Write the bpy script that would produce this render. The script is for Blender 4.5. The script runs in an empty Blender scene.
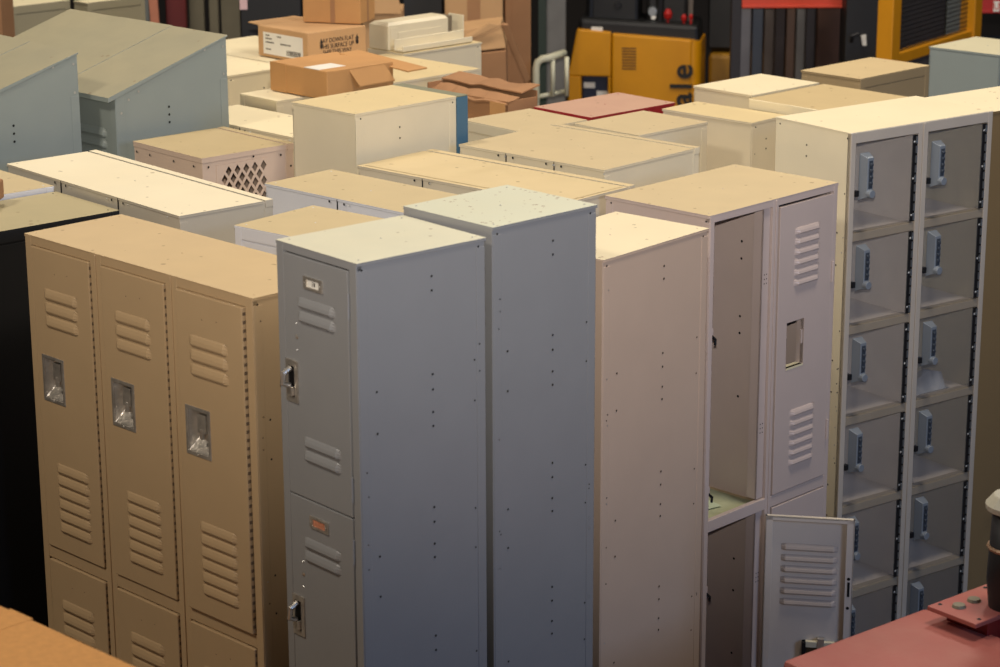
import bpy, math, random
from mathutils import Vector, Matrix
random.seed(7)
C = bpy.context.scene
COL = C.collection
IN = .0254

# ------------------------------------------------------------ camera
F_PX, PITCH, ROLL, CZ = 2353.0, math.radians(15.84), math.radians(-.22), 3.26
cam = bpy.data.objects.new('camera', bpy.data.cameras.new('camera')); COL.objects.link(cam)
cam.data.sensor_width = 36; cam.data.lens = 36 * F_PX / 1000
cam.location = (0, 0, CZ)
fwd = Vector((0, math.cos(PITCH), -math.sin(PITCH))); rt = Vector((1, 0, 0)); up = rt.cross(fwd)
c_, s_ = math.cos(ROLL), math.sin(ROLL)
ca, cb = c_ * rt + s_ * up, -s_ * rt + c_ * up
cam.matrix_world = Matrix.Translation((0, 0, CZ)) @ Matrix((ca, cb, -fwd)).transposed().to_4x4()
cam.data.dof.use_dof = True; cam.data.dof.focus_distance = 6.7; cam.data.dof.aperture_fstop = 5.0
cam.data.clip_end = 100
C.camera = cam

def at(u, v, Y=None, z=None):
    """place in the hall seen along one line of sight, at a distance Y or a height z"""
    d = (u - 500) / F_PX * ca - (v - 333.5) / F_PX * cb + fwd
    t = Y / d.y if Y is not None else (z - CZ) / d.z
    return Vector((0, 0, CZ)) + t * d

# ------------------------------------------------------------ materials
def lin(c):
    return tuple(((v / 255) / 12.92 if v / 255 <= .04045 else ((v / 255 + .055) / 1.055) ** 2.4) for v in c) + (1,)
MATS = {}
def mat(name, rgb, rough=.5, metal=0, spots=None, dust=None, dust_amt=.0, noise=.04, nscale=9, bump=.0, bscale=60, emit=0, spec=.5):
    if name in MATS: return MATS[name]
    m = bpy.data.materials.new(name); m.use_nodes = True; nt = m.node_tree; N = nt.nodes; L = nt.links
    b = N['Principled BSDF']; b.inputs['Roughness'].default_value = rough; b.inputs['Metallic'].default_value = metal
    b.inputs['Specular IOR Level'].default_value = spec
    tc = N.new('ShaderNodeTexCoord')
    n1 = N.new('ShaderNodeTexNoise'); n1.inputs['Scale'].default_value = nscale; n1.inputs['Detail'].default_value = 5
    L.new(tc.outputs['Object'], n1.inputs['Vector'])
    hs = N.new('ShaderNodeHueSaturation'); hs.inputs['Color'].default_value = lin(rgb)
    mr = N.new('ShaderNodeMapRange'); mr.inputs['From Min'].default_value = .3; mr.inputs['From Max'].default_value = .7
    mr.inputs['To Min'].default_value = 1 - noise; mr.inputs['To Max'].default_value = 1 + noise
    L.new(n1.outputs['Fac'], mr.inputs['Value']); L.new(mr.outputs['Result'], hs.inputs['Value'])
    out = hs.outputs['Color']
    def mixin(out, fac, col):
        mx = N.new('ShaderNodeMix'); mx.data_type = 'RGBA'; mx.inputs['B'].default_value = lin(col)
        L.new(out, mx.inputs['A']); L.new(fac, mx.inputs['Factor']); return mx.outputs['Result']
    if dust:
        n2 = N.new('ShaderNodeTexNoise'); n2.inputs['Scale'].default_value = 4.5; n2.inputs['Detail'].default_value = 8; n2.inputs['Roughness'].default_value = .65
        L.new(tc.outputs['Object'], n2.inputs['Vector'])
        r2 = N.new('ShaderNodeMapRange'); r2.inputs['From Min'].default_value = .35; r2.inputs['From Max'].default_value = .7
        r2.inputs['To Min'].default_value = dust_amt * .55; r2.inputs['To Max'].default_value = dust_amt
        L.new(n2.outputs['Fac'], r2.inputs['Value']); out = mixin(out, r2.outputs['Result'], dust)
    if spots:
        col, size, thr = spots
        n3 = N.new('ShaderNodeTexVoronoi'); n3.inputs['Scale'].default_value = size
        L.new(tc.outputs['Object'], n3.inputs['Vector'])
        n4 = N.new('ShaderNodeTexNoise'); n4.inputs['Scale'].default_value = 14; L.new(tc.outputs['Object'], n4.inputs['Vector'])
        ad = N.new('ShaderNodeMath'); ad.operation = 'SUBTRACT'; L.new(n3.outputs['Distance'], ad.inputs[0])
        sc = N.new('ShaderNodeMath'); sc.operation = 'MULTIPLY'; sc.inputs[1].default_value = .55; L.new(n4.outputs['Fac'], sc.inputs[0])
        L.new(sc.outputs[0], ad.inputs[1])
        r3 = N.new('ShaderNodeMapRange'); r3.inputs['From Min'].default_value = thr; r3.inputs['From Max'].default_value = thr - .05
        r3.inputs['To Min'].default_value = 0; r3.inputs['To Max'].default_value = .6
        L.new(ad.outputs[0], r3.inputs['Value']); out = mixin(out, r3.outputs['Result'], col)
    L.new(out, b.inputs['Base Color'])
    if bump:
        bp = N.new('ShaderNodeBump'); bp.inputs['Strength'].default_value = bump; bp.inputs['Distance'].default_value = .01
        n5 = N.new('ShaderNodeTexNoise'); n5.inputs['Scale'].default_value = bscale; n5.inputs['Detail'].default_value = 3
        L.new(tc.outputs['Object'], n5.inputs['Vector']); L.new(n5.outputs['Fac'], bp.inputs['Height']); L.new(bp.outputs['Normal'], b.inputs['Normal'])
    MATS[name] = m; return m

DUSTC = (196, 172, 122)
P = {  # paint name -> (side colour, top colour; pale tops hold dust plus painted overhead light)
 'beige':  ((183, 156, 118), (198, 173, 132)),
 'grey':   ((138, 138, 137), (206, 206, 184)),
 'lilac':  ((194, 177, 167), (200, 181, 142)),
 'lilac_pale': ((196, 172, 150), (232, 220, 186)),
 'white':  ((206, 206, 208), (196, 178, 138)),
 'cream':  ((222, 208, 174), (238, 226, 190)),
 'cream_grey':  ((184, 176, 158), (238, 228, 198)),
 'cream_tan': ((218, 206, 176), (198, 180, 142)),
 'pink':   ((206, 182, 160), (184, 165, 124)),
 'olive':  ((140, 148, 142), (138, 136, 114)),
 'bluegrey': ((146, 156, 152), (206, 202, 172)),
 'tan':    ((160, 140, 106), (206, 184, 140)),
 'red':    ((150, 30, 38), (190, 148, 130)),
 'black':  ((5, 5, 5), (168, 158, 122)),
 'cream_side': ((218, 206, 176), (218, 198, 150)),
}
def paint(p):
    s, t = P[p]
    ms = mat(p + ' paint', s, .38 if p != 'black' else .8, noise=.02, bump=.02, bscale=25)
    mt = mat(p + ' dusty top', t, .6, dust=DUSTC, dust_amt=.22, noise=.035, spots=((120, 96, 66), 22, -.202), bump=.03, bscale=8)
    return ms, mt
HOLE = mat('hole', (8, 8, 8), .9); RIVET = mat('rivet', (190, 190, 185), .35, .6)
CHROME = mat('worn chrome', (205, 198, 186), .34, .8, noise=.2, nscale=40, bump=.2, bscale=60)
ZINC = mat('zinc', (150, 155, 158), .4, .9, noise=.1); DARK = mat('dark steel', (32, 32, 34), .5, .5)
LOCKG = mat('lock grey', (140, 148, 156), .45, .35, noise=.06); LOCKD = mat('lock dial', (70, 78, 88), .5, .4)
CARD = mat('cardboard', (190, 150, 104), .85, noise=.06, nscale=6, bump=.08, bscale=12)
CARDO = mat('orange cardboard', (188, 140, 86), .8, noise=.08, nscale=5, bump=.05, bscale=10)
CARDD = mat('brown cardboard', (158, 116, 78), .85, noise=.08, nscale=5, bump=.12, bscale=10)
PAPER = mat('label paper', (226, 222, 210), .7); INK = mat('ink', (52, 42, 34), .8)
BLACKP = mat('black plastic', (14, 14, 14), .5)

# ------------------------------------------------------------ mesh building
class MB:
    def __init__(s): s.v = []; s.f = []; s.m = []; s.mats = []; s.M = None
    def mi(s, m):
        if m not in s.mats: s.mats.append(m)
        return s.mats.index(m)
    def add(s, vs, fs, m):
        k = len(s.v); i = s.mi(m)
        s.v += [tuple(s.M @ Vector(q)) if s.M else tuple(q) for q in vs]
        s.f += [tuple(k + j for j in f) for f in fs]; s.m += [i] * len(fs)
    def box(s, x0, x1, y0, y1, z0, z1, m, top=None):
        vs = [(x, y, z) for z in (z0, z1) for y in (y0, y1) for x in (x0, x1)]
        fs = [(0, 2, 3, 1), (0, 1, 5, 4), (1, 3, 7, 5), (3, 2, 6, 7), (2, 0, 4, 6)]
        s.add(vs, fs + ([] if top else [(4, 5, 7, 6)]), m)
        if top: s.add(vs[4:], [(0, 1, 3, 2)], top)
    def hexa(s, p, m, top=None):   # 8 points: bottom ring 0-3, top ring 4-7
        fs = [(3, 2, 1, 0), (0, 1, 5, 4), (1, 2, 6, 5), (2, 3, 7, 6), (3, 0, 4, 7)]
        s.add(p, fs + ([] if top else [(4, 5, 6, 7)]), m)
        if top: s.add(p[4:], [(0, 1, 2, 3)], top)
    def slab(s, x0, x1, z0, z1, y0, y1, m, hole=None):
        if not hole: return s.box(x0, x1, y0, y1, z0, z1, m)
        X = [x0, hole[0], hole[1], x1]; Z = [z0, hole[2], hole[3], z1]
        vs = [(x, y, z) for y in (y0, y1) for z in Z for x in X]; I = lambda a, b, c: c * 16 + b * 4 + a
        fs = []
        for b in range(3):
            for a in range(3):
                if a == 1 and b == 1: continue
                fs.append((I(a, b, 0), I(a + 1, b, 0), I(a + 1, b + 1, 0), I(a, b + 1, 0)))
                fs.append((I(a, b, 1), I(a, b + 1, 1), I(a + 1, b + 1, 1), I(a + 1, b, 1)))
        for a in range(3):
            fs += [(I(a, 0, 0), I(a, 0, 1), I(a + 1, 0, 1), I(a + 1, 0, 0)), (I(a, 3, 0), I(a + 1, 3, 0), I(a + 1, 3, 1), I(a, 3, 1)),
                   (I(0, a, 0), I(0, a + 1, 0), I(0, a + 1, 1), I(0, a, 1)), (I(3, a, 0), I(3, a, 1), I(3, a + 1, 1), I(3, a + 1, 0))]
        fs += [(I(1, 1, 0), I(2, 1, 0), I(2, 1, 1), I(1, 1, 1)), (I(1, 2, 0), I(1, 2, 1), I(2, 2, 1), I(2, 2, 0)),
               (I(1, 1, 0), I(1, 1, 1), I(1, 2, 1), I(1, 2, 0)), (I(2, 1, 0), I(2, 2, 0), I(2, 2, 1), I(2, 1, 1))]
        s.add(vs, fs, m)
    def rib(s, x0, x1, zt, h, d, y, m, flip=1):
        prof = [(0, 0), (.35, .12), (.8, .42), (1, .72), (.75, .93), (0, 1)]
        vs = []
        for e, (x, k) in enumerate(((x0, .0), (x0 + .014, 1), (x1 - .014, 1), (x1, .0))):
            for py, pz in prof: vs.append((x, y - flip * d * py * k, zt - h * (pz * (1 if k else .8) + (0 if k else .1))))
        n = 6; fs = []
        for e in range(3):
            for j in range(n - 1): fs.append((e * n + j, (e + 1) * n + j, (e + 1) * n + j + 1, e * n + j + 1) if flip < 0 else (e * n + j, e * n + j + 1, (e + 1) * n + j + 1, (e + 1) * n + j))
        s.add(vs, fs, m)
    def disc(s, c, n, r, m, k=8, dome=0):
        n = Vector(n).normalized(); a = n.orthogonal().normalized(); b = n.cross(a); c = Vector(c)
        vs = [c + r * (math.cos(t * 2 * math.pi / k) * a + math.sin(t * 2 * math.pi / k) * b) for t in range(k)] + [c + n * dome]
        s.add(vs, [(i, (i + 1) % k, k) for i in range(k)], m)
    def tube(s, pts, r, m, k=10, caps=True):
        pts = [Vector(q) for q in pts]; n = len(pts); rs = r if isinstance(r, (list, tuple)) else [r] * n; vs = []; ref = None
        for i, q in enumerate(pts):
            t = (pts[min(i + 1, n - 1)] - pts[max(i - 1, 0)]).normalized()
            if ref is None: ref = t.orthogonal().normalized()
            a = (ref - t * ref.dot(t)).normalized(); ref = a; b = t.cross(a)
            vs += [q + rs[i] * (math.cos(j * 2 * math.pi / k) * a + math.sin(j * 2 * math.pi / k) * b) for j in range(k)]
        fs = [(i * k + j, i * k + (j + 1) % k, (i + 1) * k + (j + 1) % k, (i + 1) * k + j) for i in range(n - 1) for j in range(k)]
        if caps: fs += [tuple(range(k - 1, -1, -1)), tuple((n - 1) * k + j for j in range(k))]
        s.add(vs, fs, m)
    def build(s, name, parent=None, bevel=0, smooth=False):
        me = bpy.data.meshes.new(name); me.from_pydata(s.v, [], s.f)
        for m in s.mats: me.materials.append(m)
        for p, i in zip(me.polygons, s.m): p.material_index = i; p.use_smooth = smooth
        me.validate(); me.update()
        o = bpy.data.objects.new(name, me); COL.objects.link(o)
        if parent: o.parent = parent
        if bevel:
            b = o.modifiers.new('b', 'BEVEL'); b.width = bevel; b.segments = 2; b.limit_method = 'ANGLE'; b.angle_limit = math.radians(50); b.harden_normals = False
        return o

def tag(o, label=None, cat=None, group=None, kind=None):
    for k, v in (('label', label), ('category', cat), ('group', group), ('kind', kind)):
        if v: o[k] = v
    return o
def empty(name, loc, rz=0):
    o = bpy.data.objects.new(name, None); COL.objects.link(o); o.location = loc; o.rotation_euler = (0, 0, rz); o.empty_display_size = .1
    return o

# ------------------------------------------------------------ setting
def setting():
    m = mat('concrete', (78, 72, 66), .7, noise=.15, nscale=2, dust=(120, 108, 90), dust_amt=.4, bump=.05)
    b = MB(); b.box(-9, 9, -3, 18, -.1, 0, m); tag(b.build('floor'), kind='structure')
    w = mat('dark wall', (34, 30, 27), .9, noise=.15, nscale=1.5)
    b = MB(); b.box(-9, 9, 18, 18.2, 0, 7, w); tag(b.build('wall_back'), kind='structure')
    w = mat('side wall', (70, 64, 58), .9, noise=.1, nscale=1.5)
    b = MB(); b.box(-9.2, -9, -3, 18, 0, 7, w); tag(b.build('wall_left'), kind='structure')
    b = MB(); b.box(9, 9.2, -3, 18, 0, 7, w); tag(b.build('wall_right'), kind='structure')
    b = MB(); b.box(-9, 9, -3, 18, 7, 7.2, mat('ceiling paint', (80, 78, 74), .9)); tag(b.build('ceiling'), kind='structure')
setting()

# ------------------------------------------------------------ lockers
# x, y of the corner towards B-/A-, yaw, width along A, depth along B, height (metres)
S = {"G1": [-0.517, 5.319, 0.862, 0.305, 0.373, 1.98], "G2": [-0.23, 5.577, 0.814, 0.313, 0.343, 2.0], "B1": [-1.246, 6.024, 0.79, 0.944, 0.306, 1.83],
 "L1": [0.028, 5.91, 0.707, 0.305, 0.445, 1.83], "O1": [0.299, 6.455, 0.765, 0.373, 0.58, 1.83], "C1": [0.847, 7.104, 0.945, 0.326, 0.603, 1.93],
 "E1": [-1.473, 6.925, 0.86, 0.929, 0.304, 1.83], "D1": [-1.146, 7.267, 0.834, 0.367, 0.344, 1.83], "F1": [-0.637, 7.171, 0.785, 0.291, 0.416, 1.97],
 "N1": [-0.703, 6.107, 0.681, 0.3, 0.3, 1.83], "N2": [-0.672, 6.633, 0.748, 0.6, 0.258, 1.83], "N3": [-0.419, 6.878, 0.73, 0.791, 0.318, 1.83],
 "N4": [-0.122, 7.196, 0.74, 0.584, 0.452, 1.83], "N6": [0.249, 7.588, 0.809, 0.283, 0.326, 1.82], "R1": [0.123, 8.005, 0.833, 0.275, 0.405, 1.8],
 "K1": [0.69, 8.238, 0.814, 0.267, 0.36, 1.83], "T1": [1.11, 8.559, 0.798, 0.265, 0.417, 1.83], "U1": [1.676, 9.104, 0.746, 0.312, 0.336, 1.83],
 "M1": [-1.251, 9.183, 0.785, 0.68, 0.38, 1.83], "M2": [-1.254, 8.756, 0.785, 0.38, 0.29, 1.83], "M3": [-0.900, 8.117, 0.815, 0.205, 0.36, 1.83],
 "M4": [-1.079, 7.89, 0.785, 0.63, 0.245, 1.8], "K0": [0.561, 7.955, 0.753, 0.38, 0.185, 1.8], "K2": [0.858, 7.978, 0.803, 0.60, 0.408, 1.83],
 "N5": [-0.12, 7.77, 0.85, 0.28, 0.3, 1.8], "W1": [-1.734, 6.27, 0.843, 0.33, 0.6, 1.8], "I1": [-0.508, 9.12, 0.796, 0.206, 0.411, 1.83]}
def frameof(q):
    A = Vector((math.cos(q[2]), -math.sin(q[2]), 0)); B = Vector((math.sin(q[2]), math.cos(q[2]), 0))
    return A, B, Vector((q[0], q[1], 0))
def place(key, facing):
    q = S[key]; A, B, o = frameof(q); w, d, H = q[3:]
    if facing == 'B-': return o, -q[2], w, d, H
    if facing == 'A+': return o + A * w, math.pi / 2 - q[2], d, w, H
    if facing == 'B+': return o + A * w + B * d, math.pi - q[2], w, d, H

def side_holes(mb, x, n, D, H, zs, big=.0032, seed=0, spread=1):
    """screw holes and rivets on a side panel at x with normal n; pattern runs down in pairs"""
    R = random.Random(seed); e = .0012 * n
    def h(y, dz, r=big, m=HOLE): mb.disc((x + e, y, H - dz), (n, 0, 0), r, m, 8)
    for k in range(5):
        z = .065 + k * .327
        for dz in (0, .034): h(D * .57, z + dz)
        z2 = z + .235
        for dz in (0, .037): h(D * .57, z2 + dz)
        for dz in (0, .1): h(D * .13, .31 + k * .40 + dz, big * .95)
        for dz in (0, .1): h(D * .91, .29 + k * .37 + dz, big * .8)
    h(.012, .018, big * .9); h(D - .02, .018, big * .9)
    for k in range(16):
        z = .05 + R.random() * 1.4
        if z > H - .1: continue
        mb.disc((x + e, R.choice((.016, .02, D - .018)), H - z), (n, 0, 0), .0026, R.choice((RIVET, HOLE)), 6)

def louvers(mb, xc, zt, n, w, pitch, m, y=-.004, h=None, d=.008, flip=1):
    for i in range(n): mb.rib(xc - w / 2, xc + w / 2, zt - i * pitch, h or pitch * .82, d, y, m, flip)

def carcass(root, W, D, H, pn, cols=1, rows=(), side='both', open_front=False, holes=True, seed=0, capgap=False, backseams=0, side_hole=None, toplip=.008):
    """rows: heights of the shelves between tiers, measured down from the top"""
    ms, mt = paint(pn); t = .0035; b = MB()
    # side walls, each with a folded edge at front and back
    for x0, x1, n in ((0, t, -1), (W - t, W, 1)):
        if side_hole and n == side_hole[0]:
            b.M = Matrix(((0, -1, 0, x1), (1, 0, 0, 0), (0, 0, 1, 0), (0, 0, 0, 1)))
            b.slab(0, D, .06, H - t, 0, t, ms, side_hole[1]); b.M = None
        else: b.box(x0, x1, 0, D, .0, H - t, ms)
        for ya, yb in ((0, .026), (D - .026, D)):
            b.box(min(x0, x0 + n * .0012), max(x1, x1 + n * .0012), ya, yb, .01, H - .02, ms)
        if holes: side_holes(b, x0 if n < 0 else x1, n, D, H, None, seed=seed + n)
    b.box(t, W - t, D - t, D, 0, H - t, ms)                       # back
    b.box(t, W - t, .004, D - t, .05, .054, ms)                     # bottom shelf
    y0 = .028 if capgap else -.003
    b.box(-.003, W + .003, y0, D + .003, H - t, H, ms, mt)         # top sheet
    for xa, xb, ya, yb in ((-.003, 0, y0, D + .003), (W, W + .003, y0, D + .003), (0, W, D, D + .003)):
        b.box(xa, xb, ya, yb, H - toplip, H - t, ms)
    if capgap:
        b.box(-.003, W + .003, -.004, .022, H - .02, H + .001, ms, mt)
    for x, y in ((.02, .02), (W - .02, .02), (.02, D - .02), (W - .02, D - .02), (W * .5, D * .5)):
        b.disc((x, y, H + .0006), (0, 0, 1), .003, ms, 6, .0015)
    cw = W / cols
    for i in range(1, cols): b.box(cw * i - t / 2, cw * i + t / 2, .016, D - t, .05, H - t, ms)
    for z in rows: b.box(t, W - t, .012, D - t, H - z - t, H - z, ms, mt)
    for i in range(1, backseams + 1):
        x = W * i / (backseams + 1)
        b.box(x - .0012, x + .0012, D, D + .0042, .02, H - .002, HOLE)
        for s in (-1, 1):
            for z in (.012, .30, .6): b.disc((x + s * .03, D + .0045, H - z), (0, 1, 0), .004, HOLE)
            b.disc((W * (i - .5) / (backseams + 1) + s * .1, D + .0045, H - .012), (0, 1, 0), .003, RIVET, 6, .002)
    if side == 'solid' or not open_front:
        b.box(t, W - t, .002, .006, .02, H - .02, ms)              # closed front sheet
        for i in range(cols):
            x0, x1 = cw * i + .02, cw * (i + 1) - .02
            b.box(x0, x1, -.002, .002, .06, H - .04, ms)
    return b.build('body', root, .0012)

def face_frame(root, W, H, pn, cols, rows, stile=.026, mid=.03, toprail=.04, rail=.03, y0=-.003, y1=.014):
    ms, mt = paint(pn); b = MB(); cw = W / cols
    b.box(0, stile, y0, y1, 0, H - .001, ms); b.box(W - stile, W, y0, y1, 0, H - .001, ms)
    for i in range(1, cols):
        b.box(cw * i - mid / 2, cw * i + mid / 2, y0, y1, 0, H - .002, ms)
        b.box(cw * i - .002, cw * i + .002, y0 - .003, y0, 0, H - .004, ms)
    b.box(stile, W - stile, y0 + .0006, y1, H - toprail, H - .0015, ms)
    for z in rows: b.box(stile, W - stile, y0 + .0006, y1, H - z - rail / 2, H - z + rail / 2, ms)
    b.box(stile, W - stile, y0 + .0006, y1, 0, .08, ms)
    return b.build('frame', root, .0015)

def simple(key, facing, pn, label, group=None, name='metal_locker', cat='locker', **kw):
    o, rz, W, D, H = place(key, facing)
    r = empty(name, o, rz); tag(r, label, cat, group)
    carcass(r, W, D, H, pn, **kw)
    ms, mt = paint(pn); b = MB()
    for x0, x1 in ((0, .024), (W - .024, W)): b.box(x0, x1, -.004, .002, 0, H - .002, ms)
    b.box(.024, W - .024, -.0035, .002, H - .035, H - .003, ms)
    b.build('frame', r, .0012)
    return r, W, D, H

# ---- beige three-door locker
def beige():
    o, rz, W, D, H = place('B1', 'B-'); pn = 'beige'; ms, mt = paint(pn)
    r = tag(empty('metal_locker', o, rz), 'beige locker three doors wide with chrome recessed handles, beside the grey two-door locker', 'locker')
    split = 34.7 * IN
    carcass(r, W, D, H, pn, 3, (split,), open_front=True, seed=3)
    cw = W / 3
    face_frame(r, W, H, pn, 3, (split,), .026, .046, .026, .034)
    for t, (zt, zb) in enumerate(((H - .027, H - split + .020), (H - split - .020, .085))):
        for i in range(3):
            x0 = cw * i + (.032 if i == 0 else .026); x1 = cw * (i + 1) - (.0295 if i == 2 else .026)
            ajar = .004 if (i == 2 and t == 0) else 0
            b = MB(); hz = zt - 11.6 * IN; hx = x0 + .030
            hole = (hx, hx + .086, hz - .116, hz)
            b.slab(x0, x1, zb, zt, -.008 - ajar, .006, ms, hole)
            xc = (x0 + x1) / 2 - .004
            louvers(b, xc, zt - .104, 3, .150, .037, ms, -.008 - ajar, d=.007)
            if t == 0: louvers(b, xc + .012, zt - 23.0 * IN, 6, .148, .0335, ms, -.008 - ajar, d=.007)
            for k, (q, z) in enumerate(((.4, .06), (.62, .055))): b.disc((x0 + (x1 - x0) * q, -.0083 - ajar, zt - z), (0, -1, 0), .0015, HOLE, 6)
            d = b.build('door', r, .003)
            # recessed cup handle
            b = MB(); x, w, z, h = hx, .086, hz - .116, .116; y = -.010 - ajar
            b.slab(x - .006, x + w + .006, z - .006, z + h + .006, y, y + .003, CHROME, (x + .004, x + w - .004, z + .004, z + h - .004))
            e = .028; X0, X1, Z0, Z1 = x + .004, x + w - .004, z + .004, z + h - .004
            vs = [(X0, y + .003, Z0), (X1, y + .003, Z0), (X1, y + .003, Z1), (X0, y + .003, Z1),
                  (X0 + .01, y + e, Z0 + .03), (X1 - .004, y + e, Z0 + .02), (X1 - .004, y + e, Z1 - .01), (X0 + .01, y + e, Z1 - .01)]
            b.add(vs, [(0, 1, 5, 4), (1, 2, 6, 5), (2, 3, 7, 6), (3, 0, 4, 7), (4, 5, 6, 7)], CHROME)
            hd = tag(b.build('handle', d, .0015), 'chrome recessed cup handle')
            b = MB(); b.box(x + .034, x + .066, y + .006, y + e, z + h - .060, z + h - .012, CHROME)
            b.tube([(x + .050, y + .010, z + h - .05), (x + .050, y + .009, z + .04)], .007, CHROME, 8)
            b.build('latch', d, .001)
            b = MB(); b.disc((x + w / 2, y - .0008, z - .0), (0, -1, 0), .004, CHROME, 8, .003); b.build('rivet', d)
            # brown knuckles of the piano hinge beside the door
            b = MB(); zz = zt - .012
            while zz > zb + .02:
                b.box(x1 + .0006, x1 + .0022, -.006 - ajar, -.002, zz - .008, zz, mat('hinge brown', (96, 80, 62), .5)); zz -= .021
            b.build('hinge', d)
beige()

# ---- grey lockers
def grey():
    o, rz, W, D, H = place('G1', 'B-'); pn = 'grey'; ms, mt = paint(pn)
    r = tag(empty('metal_locker', o, rz), 'grey locker with two small doors one above the other and chrome latches', 'locker')
    s = 24.1 * IN; s2 = 2 * s + .002
    carcass(r, W, D, H, pn, 1, (s, s2), open_front=True, seed=5)
    face_frame(r, W, H, pn, 1, (s2,), .026, .03, .020)
    plate_o = mat('faded red paper', (196, 128, 96), .7, noise=.3, nscale=120)
    for t, (zt, zb) in enumerate(((H - .023, H - s + .0015), (H - s - .0015, H - s2 + .012))):
        x0, x1 = .029, W - .030
        b = MB(); b.slab(x0, x1, zb, zt, -.005, .006, ms)
        xc = (x0 + x1) / 2 + .002
        top = zt - .095
        louvers(b, xc, top, 2, .146, .034, ms, -.005, d=.009, h=.026)
        if t == 0: louvers(b, xc + .010, zt - .432, 2, .146, .034, ms, -.005, d=.009, h=.026)
        for dz in (-.032, -.0, .032): b.disc((x0 + .046, -.0055, zt - .195 + dz), (0, -1, 0), .006 if dz == 0 else .003, CHROME if dz == 0 else RIVET, 8, .003)
        d = b.build('door', r, .0025)
        b = MB(); px, pz = xc - .008, zt - .056 + .006 * t
        b.slab(px - .036, px + .036, pz - .015, pz + .015, -.009, -.004, CHROME, (px - .024, px + .024, pz - .009, pz + .009))
        b.box(px - .024, px + .024, -.0062, -.005, pz - .009, pz + .009, PAPER if t == 0 else plate_o)
        for k in (-1, 1): b.disc((px + k * .030, -.0095, pz), (0, -1, 0), .003, CHROME, 6, .002)
        if t == 0:
            b.box(px - .004, px - .002, -.0066, -.0062, pz - .006, pz + .006, INK); b.box(px + .002, px + .007, -.0066, -.0062, pz - .005, pz + .005, INK)
        b.build('number_plate', d, .001)
        b = MB(); hx, hz = x0 + .002, zt - .255
        b.slab(hx, hx + .046, hz - .103, hz, -.009, -.004, CHROME, (hx + .008, hx + .034, hz - .090, hz - .014))
        b.box(hx + .008, hx + .034, -.0065, -.005, hz - .09, hz - .014, DARK)
        b.tube([(hx + .018, -.007, hz - .02), (hx + .017, -.026, hz - .03), (hx + .016, -.030, hz - .055), (hx + .02, -.012, hz - .062)], .007, CHROME, 8)
        b.box(hx + .012, hx + .032, -.016, -.006, hz - .086, hz - .064, CHROME)
        tag(b.build('handle', d, .001), 'chrome latch plate with lifting finger')
        for zz in (zt - .05, zb + .10):
            b = MB(); b.tube([(x1 + .003, -.006, zz), (x1 + .003, -.006, zz - .06)], .0032, ms, 8); b.build('hinge', d)
    r2, W2, D2, H2 = simple('G2', 'B-', 'grey', 'slightly taller grey locker with speckled top standing behind the grey two-door locker', seed=11)
grey()
m_ = mat('speckled grey top', (206, 210, 190), .6, dust=(186, 176, 140), dust_amt=.35, spots=((120, 78, 52), 46, -.11), noise=.03)  # pale base includes painted overhead light; the speckles are rust
for o in bpy.data.objects:
    if o.type == 'MESH' and o.parent and 'speckled' in o.parent.get('label', ''):
        for i, q in enumerate(o.data.materials):
            if q and q.name == 'grey dusty top': o.data.materials[i] = m_

# ---- mauve-grey lockers
simple('L1', 'B-', 'lilac_pale', 'narrow mauve-grey locker with bare pale top between the grey locker and the open lockers', seed=21)

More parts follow.
